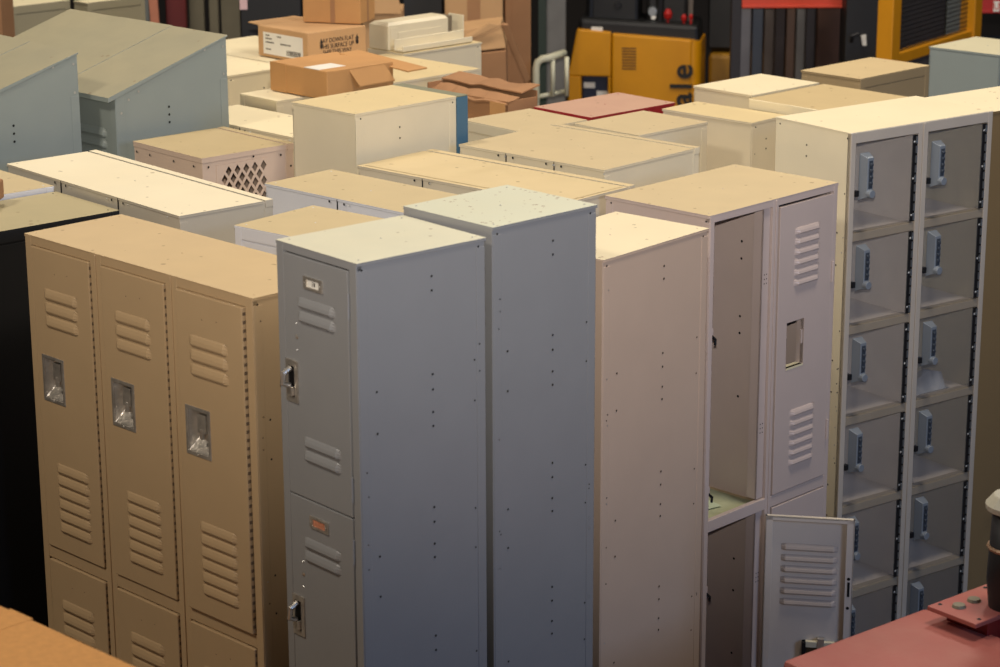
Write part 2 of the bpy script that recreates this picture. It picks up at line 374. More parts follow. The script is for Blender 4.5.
def opened():
    o, rz, W, D, H = place('O1', 'A+'); pn = 'lilac'; ms, mt = paint(pn)
    r = tag(empty('metal_locker', o, rz), 'mauve-grey two-column locker with open compartments and one door hanging open', 'locker')
    s = 35.4 * IN; cw = W / 2
    carcass(r, W, D, H, pn, 2, (s,), open_front=True, seed=31, toplip=.01)
    face_frame(r, W, H, pn, 2, (s,), .018, .026, .022, .034)
    greens = mat('greenish dust', (176, 178, 140), .9, noise=.15, nscale=14)
    b = MB(); b.box(.02, cw - .02, .02, D - .01, H - s, H - s + .001, greens)
    b.add([(.05, .10, H - s + .004), (.17, .07, H - s + .006), (.20, .22, H - s + .005), (.07, .25, H - s + .012)], [(0, 1, 2, 3)], mat('pale green scrap', (196, 206, 170), .8))
    tag(b.build('shelf_liner', r), 'dusty greenish shelf bottom')
    # inner door stops and hinge strips of the two open compartments
    b = MB()
    for zt, zb in ((H - .024, H - s + .02), (H - s - .02, .09)):
        b.box(cw - .045, cw - .014, .006, .012, zb, zt, ms); b.box(cw - .045, cw - .041, .006, .04, zb, zt, ms)
        b.box(.018, .024, .012, .03, zb, zt, ms)
        for z in (zt - .19, zt - .63):
            for k in range(2):
                for q in range(3): b.disc((cw - .034 + k * .01, .0055, z - q * .013), (0, -1, 0), .0022, DARK, 6)
    b.build('door_stop', r, .001)
    for zt in (H - .34, H - s - .20, H - .80):
        b = MB(); b.box(.018, .030, .004, .014, zt - .01, zt + .016, ms); b.tube([(.024, .004, zt - .004), (.036, .0, zt - .016), (.034, 0, zt - .03)], .004, DARK, 6)
        b.build('latch_hook', r)
    b = MB()
    for y in (D * .3, D * .62):
        for z in (.14, .19, .36, .41, .60, 1.1, 1.2, 1.4): b.disc((cw - .0035, y, H - z), (-1, 0, 0), .004, HOLE)
    b.build('screw_hole', r)
    def door(x0, x1, zb, zt, parent, cut=None, upper=True, inside=False):
        b = MB(); b.slab(x0, x1, zb, zt, -.006, .006 if not inside else -.003, ms, cut)
        xc = (x0 + x1) / 2 + .004
        if not inside:
            louvers(b, xc + .000, zt - .070, 6, .118, .0300, ms, -.006, d=.009, h=.021)
            louvers(b, xc + .000, zt - .610, 6, .118, .0300, ms, -.006, d=.009, h=.021) if upper else None
        return b
    x0, x1 = cw + .018, W - .022
    zt, zb = H - .028, H - s + .020
    cut = (x0 + .045, x0 + .125, zt - .480, zt - .345)
    d = door(x0, x1, zb, zt, r, cut).build('door', r, .0025)
    b = MB(); cx0, cx1, cz0, cz1 = cut
    b.box(cx0, cx1, -.007, .02, cz0 - .006, cz0, mat('bare edge', (214, 204, 170), .5)); b.box(cx1, cx1 + .005, -.007, .02, cz0 - .006, cz1, ms)
    b.box(cx1 - .006, cx1, -.002, .004, cz0 + .06, cz0 + .10, ms)
    tag(b.build('lock_cutout', d), 'rim of the empty square lock hole')
    for zz in (zt - .20, zt - .68):
        b = MB(); b.tube([(x1 + .003, -.008, zz), (x1 + .003, -.008, zz - .06)], .004, ms, 8); b.build('hinge', d)
    d = door(x0, x1, .085, H - s - .02, r, None, False).build('door', r, .0025)
    # the open door: hinged at the middle post, swung far round
    piv = empty('door', (cw - .014, -.010, 0), 0); piv.parent = r
    dw = cw - .036; zt, zb = H - s - .028, .085
    b = MB(); fl = .015
    ms = mat('door inside enamel', (214, 203, 190), .45, noise=.03)
    # inside of the door faces the aisle: tray shape with a folded rim
    b.box(-dw, 0, -.002, .0, zb, zt, ms)
    b.box(-dw, 0, .0, fl, zt - .004, zt, mat('bare rim', (214, 204, 184), .5)); b.box(-dw, -dw + .004, .0, fl, zb, zt, ms)
    b.box(-dw, -dw + .022, fl - .003, fl, zb, zt, ms); b.box(-.004, 0, 0, fl, zb, zt, ms)
    b.box(-.020, 0, fl - .003, fl, zb, zt, ms); b.box(-dw, 0, fl - .003, fl, zt - .012, zt, ms)
    for i in range(6):
        z = zt - .085 - i * .034
        b.rib(-dw + .045, -.045, z, .022, .0075, .0, mat('louver back shade', (186, 172, 160), .5), -1)  # darker ribs carry the recess shade in their colour
    for z, q, hh in ((zt - .105, .004, .0), (zt - .18, .005, .0), (zt - .27, .005, 0)): b.disc((-dw + .012, fl + .0006, z), (0, 1, 0), q, HOLE if z != zt - .105 else ms, 8)
    b.box(-dw + .008, -dw + .015, fl, fl + .001, zt - .235, zt - .19, HOLE)
    pm = b.build('door_panel', piv, .0015)
    b = MB(); z = zt - .40
    b.box(-dw + .035, -dw + .14, .001, .016, z, z + .018, mat('latch cream', (206, 198, 170), .5)); b.box(-dw + .035, -dw + .045, .001, .02, z - .05, z + .018, DARK)
    b.box(-dw + .128, -dw + .14, .001, .02, z - .03, z + .018, DARK); b.box(-dw + .075, -dw + .095, .002, .018, z - .12, z + .03, CHROME)
    b.box(-dw + .045, -dw + .128, .001, .006, z - .09, z, mat('latch brown', (92, 80, 62), .4, .7))
    tag(b.build('latch', piv, .001), 'dark metal latch mechanism with cream bar')
    piv.rotation_euler = (0, 0, math.radians(OPEN_DEG))
    piv['label'] = 'lower door swung wide open showing its inside'
OPEN_DEG = 124
opened()

# ---- clear-door box locker
def boxlocker():
    o, rz, W, D, H = place('C1', 'A+'); pn = 'cream'; ms, mt = paint(pn)
    fr = mat('box locker frame paint', (182, 172, 158), .4, noise=.03)
    inn = mat('box locker inside paint', (220, 210, 204), .45, noise=.06)
    P['cream_pale'] = ((236, 226, 196), P['cream'][1]); ms, mt = paint('cream_pale')
    r = tag(empty('box_locker', o, rz), 'cream box locker with two columns of small clear doors and grey combination locks', 'locker')
    rows = [.321 + .290 * k for k in range(5)] + []; t = .004
    b = MB()
    for x0 in (0, W / 2 - t / 2, W - t): b.box(x0, x0 + t, .014 if 0 < x0 < W - t - .01 else 0, D, 0, H - t, ms if x0 == 0 else inn)
    b.box(W - t, W, 0, D, 0, H - t, ms); b.box(t, W - t, D - t, D, 0, H - t, inn)
    b.box(-.002, W + .002, -.002, D + .002, H - t, H, ms, mt)
    for z in rows: b.box(t, W - t, .004, D - t, H - z - .003, H - z, inn)
    b.box(t, W - t, .004, D - t, .03, .034, inn)
    b.box(t, W - t, .002, .006, .0, H - rows[4] - .29, ms)
    side_holes(b, 0, -1, D, H, None, seed=8)
    b.build('body', r, .0012)
    lbl = None
    b = MB(); st = .020; mid = .042
    b.box(0, st, -.004, .014, 0, H - .001, fr); b.box(W - st, W, -.004, .014, 0, H - .001, fr)
    b.box(W / 2 - mid / 2, W / 2 + mid / 2, -.004, .014, 0, H - .002, fr); b.box(W / 2 - .004, W / 2 + .004, -.008, -.004, 0, H - .004, fr)
    b.box(st, W - st, -.0035, .014, H - .034, H - .0015, fr)
    rl = mat('box locker rail paint', (150, 138, 120), .4, noise=.04)
    for z in rows:
        for xa, xb in ((st, W / 2 - mid / 2), (W / 2 + mid / 2, W - st)): b.box(xa, xb, .001, .034, H - z - .014, H - z + .012, rl)
    b.build('frame', r, .003)
    g = bpy.data.materials.new('clear plastic'); g.use_nodes = True; nt = g.node_tree; nt.nodes.remove(nt.nodes['Principled BSDF'])
    tr = nt.nodes.new('ShaderNodeBsdfTransparent'); tr.inputs['Color'].default_value = (.97, .97, .96, 1)
    gl = nt.nodes.new('ShaderNodeBsdfGlossy'); gl.inputs['Roughness'].default_value = .18
    df = nt.nodes.new('ShaderNodeBsdfDiffuse'); df.inputs['Color'].default_value = (.62, .58, .55, 1)
    m1 = nt.nodes.new('ShaderNodeMixShader'); m1.inputs[0].default_value = .07; m2 = nt.nodes.new('ShaderNodeMixShader'); m2.inputs[0].default_value = .10
    nt.links.new(tr.outputs[0], m1.inputs[1]); nt.links.new(gl.outputs[0], m1.inputs[2]); nt.links.new(m1.outputs[0], m2.inputs[1]); nt.links.new(df.outputs[0], m2.inputs[2])
    nt.links.new(m2.outputs[0], nt.nodes['Material Output'].inputs[0])
    edges = [0.020] + rows + [H - .05]
    for c in range(2):
        x0 = (st if c == 0 else W / 2 + mid / 2) + .003; x1 = (W / 2 - mid / 2 if c == 0 else W - st) - .003
        for k in range(6):
            zt = H - ((.034 if k == 0 else rows[k - 1] + .012) + .003)
            zb = H - ((rows[k] if k < 5 else 0) - .014 - .003)
            if k == 5: zb = zt - .27
            b = MB(); hw = .017
            b.box(x0, x1 - hw, -.001, .002, zb, zt, g)
            d = tag(b.build('door', r), 'clear plastic door')
            b = MB(); b.box(x1 - hw, x1, -.003, .002, zb, zt, DARK)
            n = 9
            for i in range(n):
                z = zb + (zt - zb) * (i + .5) / n
                b.tube([(x1 - .004, -.004, z - .011), (x1 - .004, -.004, z + .011)], .0035, ZINC, 6)
            for z in (zt - .02, (zt + zb) / 2, zb + .02): b.disc((x1 - hw + .004, -.0035, z), (0, -1, 0), .004, RIVET, 8, .003)
            b.build('hinge', d)
            b = MB(); lx, lz = x0 + .014, zt - .010
            if k == 0: lz = zt - .028
            w, h, q = .040, .142, .030
            pts = []
            for (xx, zz) in ((0, 0), (w, 0), (w, -h), (0, -h)): pts.append((lx + xx, lz + zz))
            i_ = .008
            b.hexa([(lx, -.001, lz), (lx, -.001, lz - h), (lx + w, -.001, lz - h), (lx + w, -.001, lz),
                    (lx + i_, -q, lz - .012), (lx + i_, -q, lz - h + .012), (lx + w - i_, -q, lz - h + .012), (lx + w - i_, -q, lz - .012)], LOCKG)
            b.box(lx + .013, lx + w - .012, -q - .002, -q, lz - .105, lz - .02, LOCKD)
            for j in range(4):
                b.tube([(lx + .015, -q - .001, lz - .032 - j * .019), (lx + w - .014, -q - .001, lz - .032 - j * .019)], .006, LOCKD, 10)
            b.tube([(lx + w / 2, -q + .004, lz - h + .022), (lx + w / 2, -q - .012, lz - h + .022)], [.015, .012], LOCKG, 14)
            lk = tag(b.build('lock', d, .003), 'grey combination lock with turning knob')
            b = MB(); b.box(x0 - .002, x0 + .012, -.008, .006, lz - h + .012, lz - h + .030, DARK); b.build('bolt', d, .001)
    return r, o, rz, W, D, H, rows
r, o, rz, W, D, H, rows = boxlocker()
b = MB(); R = random.Random(4); nx, ny = 9, 7; vs = []
for j in range(ny):
    for i in range(nx):
        vs.append((i * .02, j * .022, .002 + .06 * R.random() * (0 if i in (0, nx - 1) or j in (0, ny - 1) else 1)))
b.add(vs, [(j * nx + i, j * nx + i + 1, (j + 1) * nx + i + 1, (j + 1) * nx + i) for j in range(ny - 1) for i in range(nx - 1)], mat('thin plastic', (168, 172, 180), .3, noise=.1))
bag = b.build('plastic_wrap', smooth=True)
M = Matrix.Translation(o) @ Matrix.Rotation(rz, 4, 'Z') @ Matrix.Translation((W / 2 + .08, .06, H - rows[2] + .001)); bag.matrix_world = M
tag(bag, 'crumpled pale plastic wrap lying inside a clear-door compartment', 'wrap')

# tan locker beyond the box locker
q = S['C1']; A, B, o = frameof(q); o = o + B * (q[4] + .004)
S['Q1'] = [o.x, o.y, q[2], .30, .42, 1.92]; S['Q2'] = [(o + B * .43).x, (o + B * .43).y, q[2], .29, .42, 1.92]
P['tan_cream'] = ((132, 110, 76), P['cream'][1])
simple('Q1', 'B+', 'tan_cream', 'tan locker with cream top standing against the clear-door box locker', seed=41, holes=False)

# ---- lockers further back
simple('E1', 'B+', 'cream_grey', 'long cream locker with seamed back, standing behind the beige three-door locker', seed=51, holes=False, capgap=True, backseams=2)
# diamond-mesh locker
def meshlocker():
    o, rz, W, D, H = place('D1', 'B+'); pn = 'pink'; ms, mt = paint(pn)
    r = tag(empty('metal_locker', o, rz), 'pinkish cream locker with a diamond mesh vent cut in its side', 'locker')
    # in this locker's own frame the visible side is x = 0
    ha, hb, za, zb = .050, .200, H - .030 - 12 * .0240, H - .030
    ms_, b = ms, MB(); t = .0035
    b.M = Matrix(((0, 1, 0, 0), (1, 0, 0, 0), (0, 0, 1, 0), (0, 0, 0, 1)))
    b.slab(0, D, 0, H - t, 0, t, ms, (D - hb - .045, D - ha, za, zb))
    b.M = None
    b.box(W - t, W, 0, D, 0, H - t, ms); b.box(t, W - t, D - t, D, 0, H - t, ms); b.box(t, W - t, .002, .006, 0, H - t, ms)
    b.box(-.003, W + .003, .028, D + .003, H - t, H, ms, mt); b.box(-.003, W + .003, -.004, .022, H - .02, H + .001, ms, mt)
    b.box(-.0012, 0, 0, .03, .01, H - .02, ms); b.box(-.003, 0, .028, D + .003, H - .016, H - t, ms); b.box(0, W, D, D + .003, H - .016, H - t, ms)
    for x, z in ((.04, .03), (W * .4, .03), (W * .75, .03), (W - .02, .03)): b.disc((x, D + .0045, H - z), (0, 1, 0), .004, HOLE)
    for y, z in ((D - .02, .03), (D * .45, .02), (.05, .03), (.012, .07), (.012, .12)): b.disc((-.0035, y, H - z), (-1, 0, 0), .0038, HOLE)
    b.build('body', r, .001)
    y0, y1 = D - hb - .045, D - ha; b = MB(); p, q = .0165, .0240   # half diagonals of one diamond
    def clip(poly):
        for ax, lim, sg in ((0, y0, 1), (0, y1, -1), (1, za, 1), (1, zb, -1)):
            out = []
            for k in range(len(poly)):
                a, c = poly[k], poly[(k + 1) % len(poly)]; da, dc = sg * (a[ax] - lim), sg * (c[ax] - lim)
                if da >= 0: out.append(a)
                if da * dc < 0: t_ = da / (da - dc); out.append((a[0] + (c[0] - a[0]) * t_, a[1] + (c[1] - a[1]) * t_))
            poly = out
            if not poly: return []
        return poly
    for jj in range(-1, int((zb - za) / q) + 3):
        for ii in range(-1, int((y1 - y0) / p / 2) + 3):
            cy, cz = y0 + ii * 2 * p + (jj % 2) * p, za + jj * q
            full = [(cy - p, cz), (cy, cz - q), (cy + p, cz), (cy, cz + q)]; c = clip(full)
            if len(c) < 3: continue
            inside = all(y0 - 1e-6 <= a[0] <= y1 + 1e-6 and za - 1e-6 <= a[1] <= zb + 1e-6 for a in full)
            if inside:
                k_ = .70; inn = [(cy + (a[0] - cy) * k_, cz + (a[1] - cz) * k_) for a in full]
                b.add([(.0, a[0], a[1]) for a in full + inn], [(k, (k + 1) % 4, 4 + (k + 1) % 4, 4 + k) for k in range(4)], ms)
            else: b.add([(.0, a[0], a[1]) for a in c], [tuple(range(len(c)))], ms)
    vm = tag(b.build('vent_mesh', r), 'metal sheet pierced with diamond holes'); sm = vm.modifiers.new('s', 'SOLIDIFY'); sm.thickness = .0025; sm.offset = 0
meshlocker()
r, W, D, H = simple('F1', 'B+', 'cream_side', 'cream locker with blue front edge standing up in front of the flat orange carton', seed=61)
b = MB(); bl = mat('blue paint', (66, 104, 128), .4)
b.box(-.006, W + .006, -.05, -.004, 0, H - .004, bl); b.box(-.006, W + .006, -.05, -.004, H - .004, H, mat('blue dusty', (128, 128, 104), .6)); tag(b.build('door', r, .002), 'blue painted door edge')
simple('N1', 'B-', 'white', 'short-topped white locker with tan dusty top wedged behind the grey two-door locker', seed=62, holes=False)
r, W, D, H = simple('N2', 'B+', 'white', 'white locker with tan top between the cream long locker and speckled grey locker', seed=63, holes=False, backseams=1)
P['wavy'] = ((202, 190, 164), (212, 192, 148)); paint('wavy')
mw = MATS['wavy dusty top'].node_tree
r, W, D, H = simple('N3', 'B+', 'wavy', 'long tan-topped locker with faint dents in its top, running behind the speckled grey locker', seed=64, holes=False, capgap=True, backseams=2)
b = MB(); n = 60; w_ = D - .05; vs = []; R = random.Random(3); ph = [(R.uniform(20, 60), R.uniform(-50, 50), R.uniform(0, 6)) for _ in range(5)]
for j in range(13):
    for i in range(n + 1):
        x = .01 + (W - .02) * i / n; y = .035 + w_ * j / 12; f = math.sin(math.pi * i / n) * math.sin(math.pi * j / 12)
        z = .0012 + .0030 * f * (1 + sum(math.sin(a * x + c * y + p) for a, c, p in ph) / 3)
        vs.append((x, y, H + z))
b.add(vs, [(j * (n + 1) + i, j * (n + 1) + i + 1, (j + 1) * (n + 1) + i + 1, (j + 1) * (n + 1) + i) for j in range(12) for i in range(n)], MATS['wavy dusty top'])
tag(b.build('top_sheet', r, smooth=True), 'dented dusty top sheet')
simple('N4', 'B+', 'cream_tan', 'tan-topped cream locker between the pink-topped red locker and the open mauve lockers', seed=65, capgap=True, holes=False, backseams=2)
simple('N5', 'B-', 'cream_tan', 'tan-topped locker beside the torn brown carton, near the white bed rail', seed=66, holes=False)
simple('N6', 'B+', 'cream_tan', 'tan-topped locker directly in front of the pink-topped red locker', seed=67, holes=False)
simple('R1', 'B-', 'red', 'red locker with faded pink dusty top in front of the yellow forklift', seed=68, holes=False)
simple('K0', 'B+', 'cream_side', 'cream locker with tan top standing between two tan-topped lockers and the clear-door box locker', seed=69, holes=True)
simple('K1', 'B+', 'cream', 'small cream locker just beside the upright black lettering of the yellow forklift', seed=70, holes=True)
P['longtan'] = (P['cream'][0], (200, 178, 132))
r, W, D, H = simple('K2', 'B+', 'longtan', 'long tan-topped locker with cream edge behind the clear-door box locker', seed=71, holes=False)
cs = paint('cream')[1]
for xa, xb in ((.015, W - .335), (W - .298, W - .004)):
    b = MB(); b.box(xa, xb, D + .003, D + .008, H - .034, H + .001, cs); tag(b.build('edge_strip', r, .002), 'bright cream edge strip')
simple('T1', 'A+', 'tan', 'brown tan locker in front of the steel sheets and black column', seed=72, holes=False)
simple('U1', 'B+', 'bluegrey', 'blue-grey locker with screw holes below the yellow guard frame', seed=73)
simple('W1', 'A+', 'black', 'black locker with dusty olive top beside the beige three-door locker', seed=75)
q = S['W1']; A, B, o = frameof(q); o2 = o + B * (q[4] + .003) - A * (.38 - q[3])
A_, B_, o_ = frameof(q); o2 = o_ - A_ * .392 + B_ * .2
S['V1'] = [o2.x, o2.y, q[2], .38, .40, 1.815]
simple('V1', 'A+', 'white', 'white-edged locker with tan top and brown stick, between black locker and slanted hood', seed=76, holes=False)
simple('M1', 'B-', 'cream', 'cream locker under the carton with the white label', seed=77, holes=False)
simple('M2', 'B-', 'cream', 'cream locker with small holes at the end of the flat orange carton', seed=78)
simple('M3', 'B-', 'cream', 'low cream locker top poking out between the blue-edged locker and the flat orange carton', seed=79, holes=False)
simple('M4', 'B+', 'cream', 'bright cream locker top between the diamond-mesh locker and the blue-edged locker', seed=80, holes=False, backseams=1)
simple('I1', 'B-', 'cream_side', 'cream cabinet carrying loose cream panels in front of tall brown cartons', seed=81, holes=True, cat='cabinet', name='metal_cabinet')

def ab(a, b_, z=0):   # place given along the two common directions of the rows
    return Vector((.7071 * (a + b_), .7071 * (b_ - a), z))
for key, a, b2, w, d, H, lab in (
    ('X1', -6.655, 5.49, .50, .56, 1.83, 'cream locker top showing behind the flat orange-brown carton'),
    ('X3', -6.04, 5.63, .44, .34, 1.72, 'cream locker under the torn brown carton')):
    o = ab(a, b2); S[key] = [o.x, o.y, math.pi / 4, w, d, H]
    simple(key, 'B-', 'cream_side', lab, seed=90, holes=False)

# ---- slanted-hood lockers
def hood(key, q, n, label):
    x, y, yaw, W, D, H, rise = q; S[key] = [x, y, yaw, W, D, H]
    o, rz, W, D, H = place(key, 'B-'); ms, mt = paint('olive'); r = tag(empty('slope_top_locker', o, rz), label, 'locker', None)
    b = MB(); t = .004; D0 = .0; Hs = H - .002
    b.box(t, W - t, D - t, D, 0, H, ms)
    for xx in (0, W - t): b.hexa([(xx, 0, 0), (xx + t, 0, 0), (xx + t, D, 0), (xx, D, 0), (xx, 0, H - .004), (xx + t, 0, H - .004), (xx + t, D, H + rise - .004), (xx, D, H + rise - .004)], ms)
    b.box(t, W - t, D - t, D, H, H + rise - .004, ms)
    for i in range(1, n): b.box(W * i / n - t, W * i / n + t, .02, D, 0, H, ms)
    for ya, yb in ((0, .03), (D - .03, D)): b.box(W, W + .0014, ya, yb, 0, H - .004, ms)
    for yy, dz in ((D * .46, -.10), (D * .46, -.125), (D * .46, -.15), (D - .015, .0), (D - .015, -.09), (.05, -.01), (.02, -.04), (D * .8, .02), (D * .2, .0)):
        b.disc((W + .0016, yy, H + rise * yy / D + dz - .03), (1, 0, 0), .0042, HOLE if abs(yy - D * .46) < .001 else RIVET, 8)
    for i in range(n):   # recessed closed doors with louvers
        x0, x1 = W * i / n + .012, W * (i + 1) / n - .012
        b.box(x0, x1, .02, .024, 0, H - .03, ms)
    b.build('body', r, .001)
    for i in range(n):
        x0, x1 = W * i / n + .022, W * (i + 1) / n - .022
        b = MB(); b.box(x0, x1, .008, .020, .1, H - .03, ms); louvers(b, (x0 + x1) / 2, H - .12, 6, .16, .036, ms, .008, d=.010)
        b.build('door', r, .002)
        b = MB(); xx = W * (i + 1) / n; b.box(xx - (.022 if i == n - 1 else .012), xx + (0 if i == n - 1 else .012), -.002, .012, 0, H - .004, ms); b.build('post', r, .001)
    b = MB(); e = .006; sl = rise / D
    for i in range(n):
        x0, x1 = W * i / n - (.004 if i == 0 else 0), W * (i + 1) / n + (.004 if i == n - 1 else 0); y0, y1 = -.03, D + .004
        g = .0015 * (i % 2)
        z0, z1 = H + sl * y0 + g, H + sl * y1 + g
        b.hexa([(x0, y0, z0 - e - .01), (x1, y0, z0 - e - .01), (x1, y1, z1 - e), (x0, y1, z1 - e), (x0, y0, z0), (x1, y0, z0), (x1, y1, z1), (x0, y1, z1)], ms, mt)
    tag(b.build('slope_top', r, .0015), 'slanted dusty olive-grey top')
hood('HB', (-1.822, 7.940, 0.788, 0.872, 0.448, 1.97, 0.136), 3, 'grey slope-top locker with louvered doors showing behind the other slope-top locker')
hood('HA', (-2.224, 7.684, 0.853, 0.870, 0.440, 1.97, 0.132), 3, 'grey slope-top locker with plain side beyond the black and white-edged lockers')

exec_after = []
# ------------------------------------------------------------ cartons and loose things
def carton(name, key, z0, H, w=None, m=CARD, label='', tape=True):
    pass
def box_obj(name, o, yaw, w, d, z0, z1, m, label, cat='carton', bevel=.004, extra=None, group=None, top=None):
    """box whose corner o is at the near-left, w along A, d along B"""
    r = empty(name, (o.x, o.y, z0), -yaw); tag(r, label, cat, group)
    b = MB(); b.box(0, w, 0, d, 0, z1 - z0, m, top); b.build('body', r, bevel)
    if extra: extra(r, w, d, z1 - z0)
    return r
def text(body, parent, loc, rot, size, m, name='printed_text', ext=.0005, align='CENTER', bold=0, label=None, sx=1):
    cu = bpy.data.curves.new(name, 'FONT'); cu.body = body; cu.size = size; cu.extrude = ext; cu.align_x = align; cu.align_y = 'CENTER'; cu.offset = bold
    o = bpy.data.objects.new(name, cu); COL.objects.link(o); o.parent = parent; o.location = loc; o.rotation_euler = rot; o.scale = (sx, 1, 1)
    cu.materials.append(m)
    dg = bpy.context.evaluated_depsgraph_get(); me = bpy.data.meshes.new_from_object(o.evaluated_get(dg))
    bpy.data.objects.remove(o); o = bpy.data.objects.new(name, me); COL.objects.link(o); o.parent = parent; o.location = loc; o.rotation_euler = rot; o.scale = (sx, 1, 1)
    if label: o['label'] = label
    return o

def cb1x(r, w, d, h):
    H2 = math.pi / 2
    b = MB(); b.box(.035, w - .03, -.0015, 0, .012, h - .022, PAPER); lb = tag(b.build('shipping_label', r), 'white shipping label')
    b = MB(); R = random.Random(2)
    for zz, segs in ((h - .036, ((.05, .02), (.12, .02))), (h - .048, ((.05, .035),)), (h - .062, ((.05, .05), (.14, .06))), (h - .088, ((.05, .03),))):
        for x, L in segs:
            k = x
            while k < x + L: b.box(k, k + .004, -.0019, -.0015, zz, zz + .006, INK); k += .0065
    x = w * .58
    while x < w - .045: ww = R.choice((.0015, .003, .0045)); b.box(x, x + ww, -.0019, -.0015, .018, .038, INK); x += ww + .0028
    b.build('printing', lb)
    for k, (s, z) in enumerate((('LAY DOWN FLAT', .078), ('THIS SURFACE UP', .056), ('SHIP THIS WAY', .034))):
        text(s, r, (w + .0006, d * .5, z), (H2, 0, H2), .024, INK, sx=.85)
    for y in (.065, d - .045):
        b = MB(); z = h - .045
        b.add([(w + .0008, y - .003, z - .02), (w + .0008, y + .003, z - .02), (w + .0008, y + .003, z), (w + .0008, y + .009, z), (w + .0008, y, z + .018), (w + .0008, y - .009, z), (w + .0008, y - .003, z)], [(0, 1, 2, 3, 4, 5, 6)], INK)
        b.add([(w + .0008, y - .007, z - .002), (w + .0008, y + .007, z - .002), (w + .0008, y + .007, z - .018), (w + .0008, y - .007, z - .018)], [(3, 2, 1, 0)], INK)
        b.build('printed_arrow', r)
    b = MB(); b.hexa([(-.085, .02, h - .002), (.0, .01, h - .004), (.0, d - .02, h - .004), (-.07, d - .05, h - .0), (-.085, .02, h + .001), (.0, .01, h), (.0, d - .02, h), (-.07, d - .05, h + .004)], CARD)
    tag(b.build('flap', r), 'loose flap sticking out')
o = Vector((-.918, 8.933, 0)); box_obj('cardboard_carton', o, .818, .303, .283, 1.834, 1.95, CARD, 'carton with white shipping label and printed arrows', extra=cb1x)
def cb3x(r, w, d, h):
    b = MB(); b.box(w * .48, w * .56, -.001, 0, 0, h, CARDD); b.box(w, w + .001, d * .45, d * .55, 0, h, CARDD); b.build('tape', r)
o = at(303, 18, z=1.954); o = Vector((-.83, 9.03, 0)); A = Vector((.7, -.7, 0))
box_obj('cardboard_carton', at(303, 22, z=1.953), .30, .235, .16, 1.953, 2.22, CARDO, 'plain brown carton sitting on the carton with the white label', extra=cb3x)
def cb2x(r, w, d, h):
    b = MB(); b.box(w * .0, w * .28, -.0015, 0, .0, h, CARDO)
    b.box(w * .60, w * .86, .0, d * .4, h - .001, h + .001, PAPER); b.build('tape', r)
    b = MB()
    for (x0, y0, z0, x1, y1, z1, wd) in ((.05, d * .9, h + .004, w * 1.30, d * .95, h - .02, .09), (w * 1.0, .10, h - .006, w * 1.10, .12, h - .06, .16)):
        b.hexa([(x0, y0, z0 - .006), (x1, y1, z1 - .006), (x1, y1 + wd, z1 - .004), (x0, y0 + wd, z0 - .004), (x0, y0, z0), (x1, y1, z1), (x1, y1 + wd, z1 + .002), (x0, y0 + wd, z0 + .002)], CARDO)
    tag(b.build('flap', r, .002), 'open cardboard flap')
box_obj('cardboard_carton', Vector((-.799, 8.137, 0)) + Vector((.0, .03, 0)),   .811, .31, .30, 1.834, 1.935, CARDO, 'flat orange-brown carton with a taped corner and open flap', extra=cb2x)

# torn carton
def torn():
    q = S['X3']; p0 = ab(-6.02, 5.66); r = tag(empty('cardboard_carton', (p0.x, p0.y, 1.723), -.785), 'torn half-collapsed brown carton with gaping flaps', 'carton')
    b = MB(); L, w, h = .40, .15, .10
    xs = [L * i / 8 for i in range(9)]; R = random.Random(9)
    def sheet(ya, za, yb, zb, am, m, th=.005):
        vs = []
        for x in xs:
            j, k = R.uniform(-am, am), R.uniform(-am, am)
            for (yy, zz) in ((ya, za + j), (yb, zb + k), (yb, zb + k + th), (ya, za + j + th)): vs.append((x, yy, zz))
        fs = [(0, 3, 2, 1), (32, 33, 34, 35)]
        for i in range(8):
            for a in range(4): fs.append((i * 4 + a, i * 4 + (a + 1) % 4, i * 4 + 4 + (a + 1) % 4, i * 4 + 4 + a))
        b.add(vs, fs, m)
    b.box(0, L, 0, .005, 0, h, CARDD); b.box(0, .005, 0, w, 0, h + .02, CARDD); b.box(L - .005, L, 0, w, 0, h, CARDD); b.box(0, L, w - .005, w, 0, h + .02, CARDD); b.box(0, L, 0, w, 0, .004, CARDD)
    b.build('body', r, .002)
    b = MB(); sheet(-.012, h - .012, .06, h + .008, .006, CARDD); sheet(.07, h + .022, w + .01, h + .030, .007, CARDD); tag(b.build('flap', r), 'crumpled flap')
    b = MB(); b.box(L * .82, L * 1.0, -.014, -.010, h * .45, h - .006, CARDO); b.build('tape', r)
    return r
torn()

# loose cream panels on the cabinet
q = S['I1']; A, B, o = frameof(q); H = 1.832; CP = mat('cream enamel', (226, 214, 182), .4)
def loose(name, off, w, d, z0, z1, label, cat, extra=None):
    p = o + A * off[0] + B * off[1]; r = empty(name, (p.x, p.y, z0), -q[2]); tag(r, label, cat)
    b = MB()
    if extra: extra(b, w, d, z1 - z0)
    else: b.box(0, w, 0, d, 0, z1 - z0, CP)
    b.build('body' , r, .003); return r
def hull(b, w, d, h):
    b.box(0, w, 0, d, 0, h - .012, CP); b.hexa([(0, 0, h - .012), (w, 0, h - .012), (w, d, h - .012), (0, d, h - .012), (.02, .012, h), (w - .012, .012, h), (w - .012, d - .012, h), (.02, d - .012, h)], CP)
    b.box(w, w + .003, .05, d - .04, h * .25, h * .62, CP); b.box(w, w + .002, .012, .05, .01, h - .02, CP)
r = loose('metal_cover', (-.0, .005), .11, .32, H, H + .105, 'long cream metal cover lying on the cream cabinet', 'cover', hull)
b = MB(); b.box(.0, .113, .318, .336, .002, .102, mat('cover end', (120, 108, 88), .5)); b.build('end_cap', r)
def chan(b, w, d, h):
    b.box(0, w, 0, d, 0, .006, CP); b.box(0, .006, 0, d, 0, h, CP); b.box(w - .006, w, 0, d, 0, h * .5, CP)
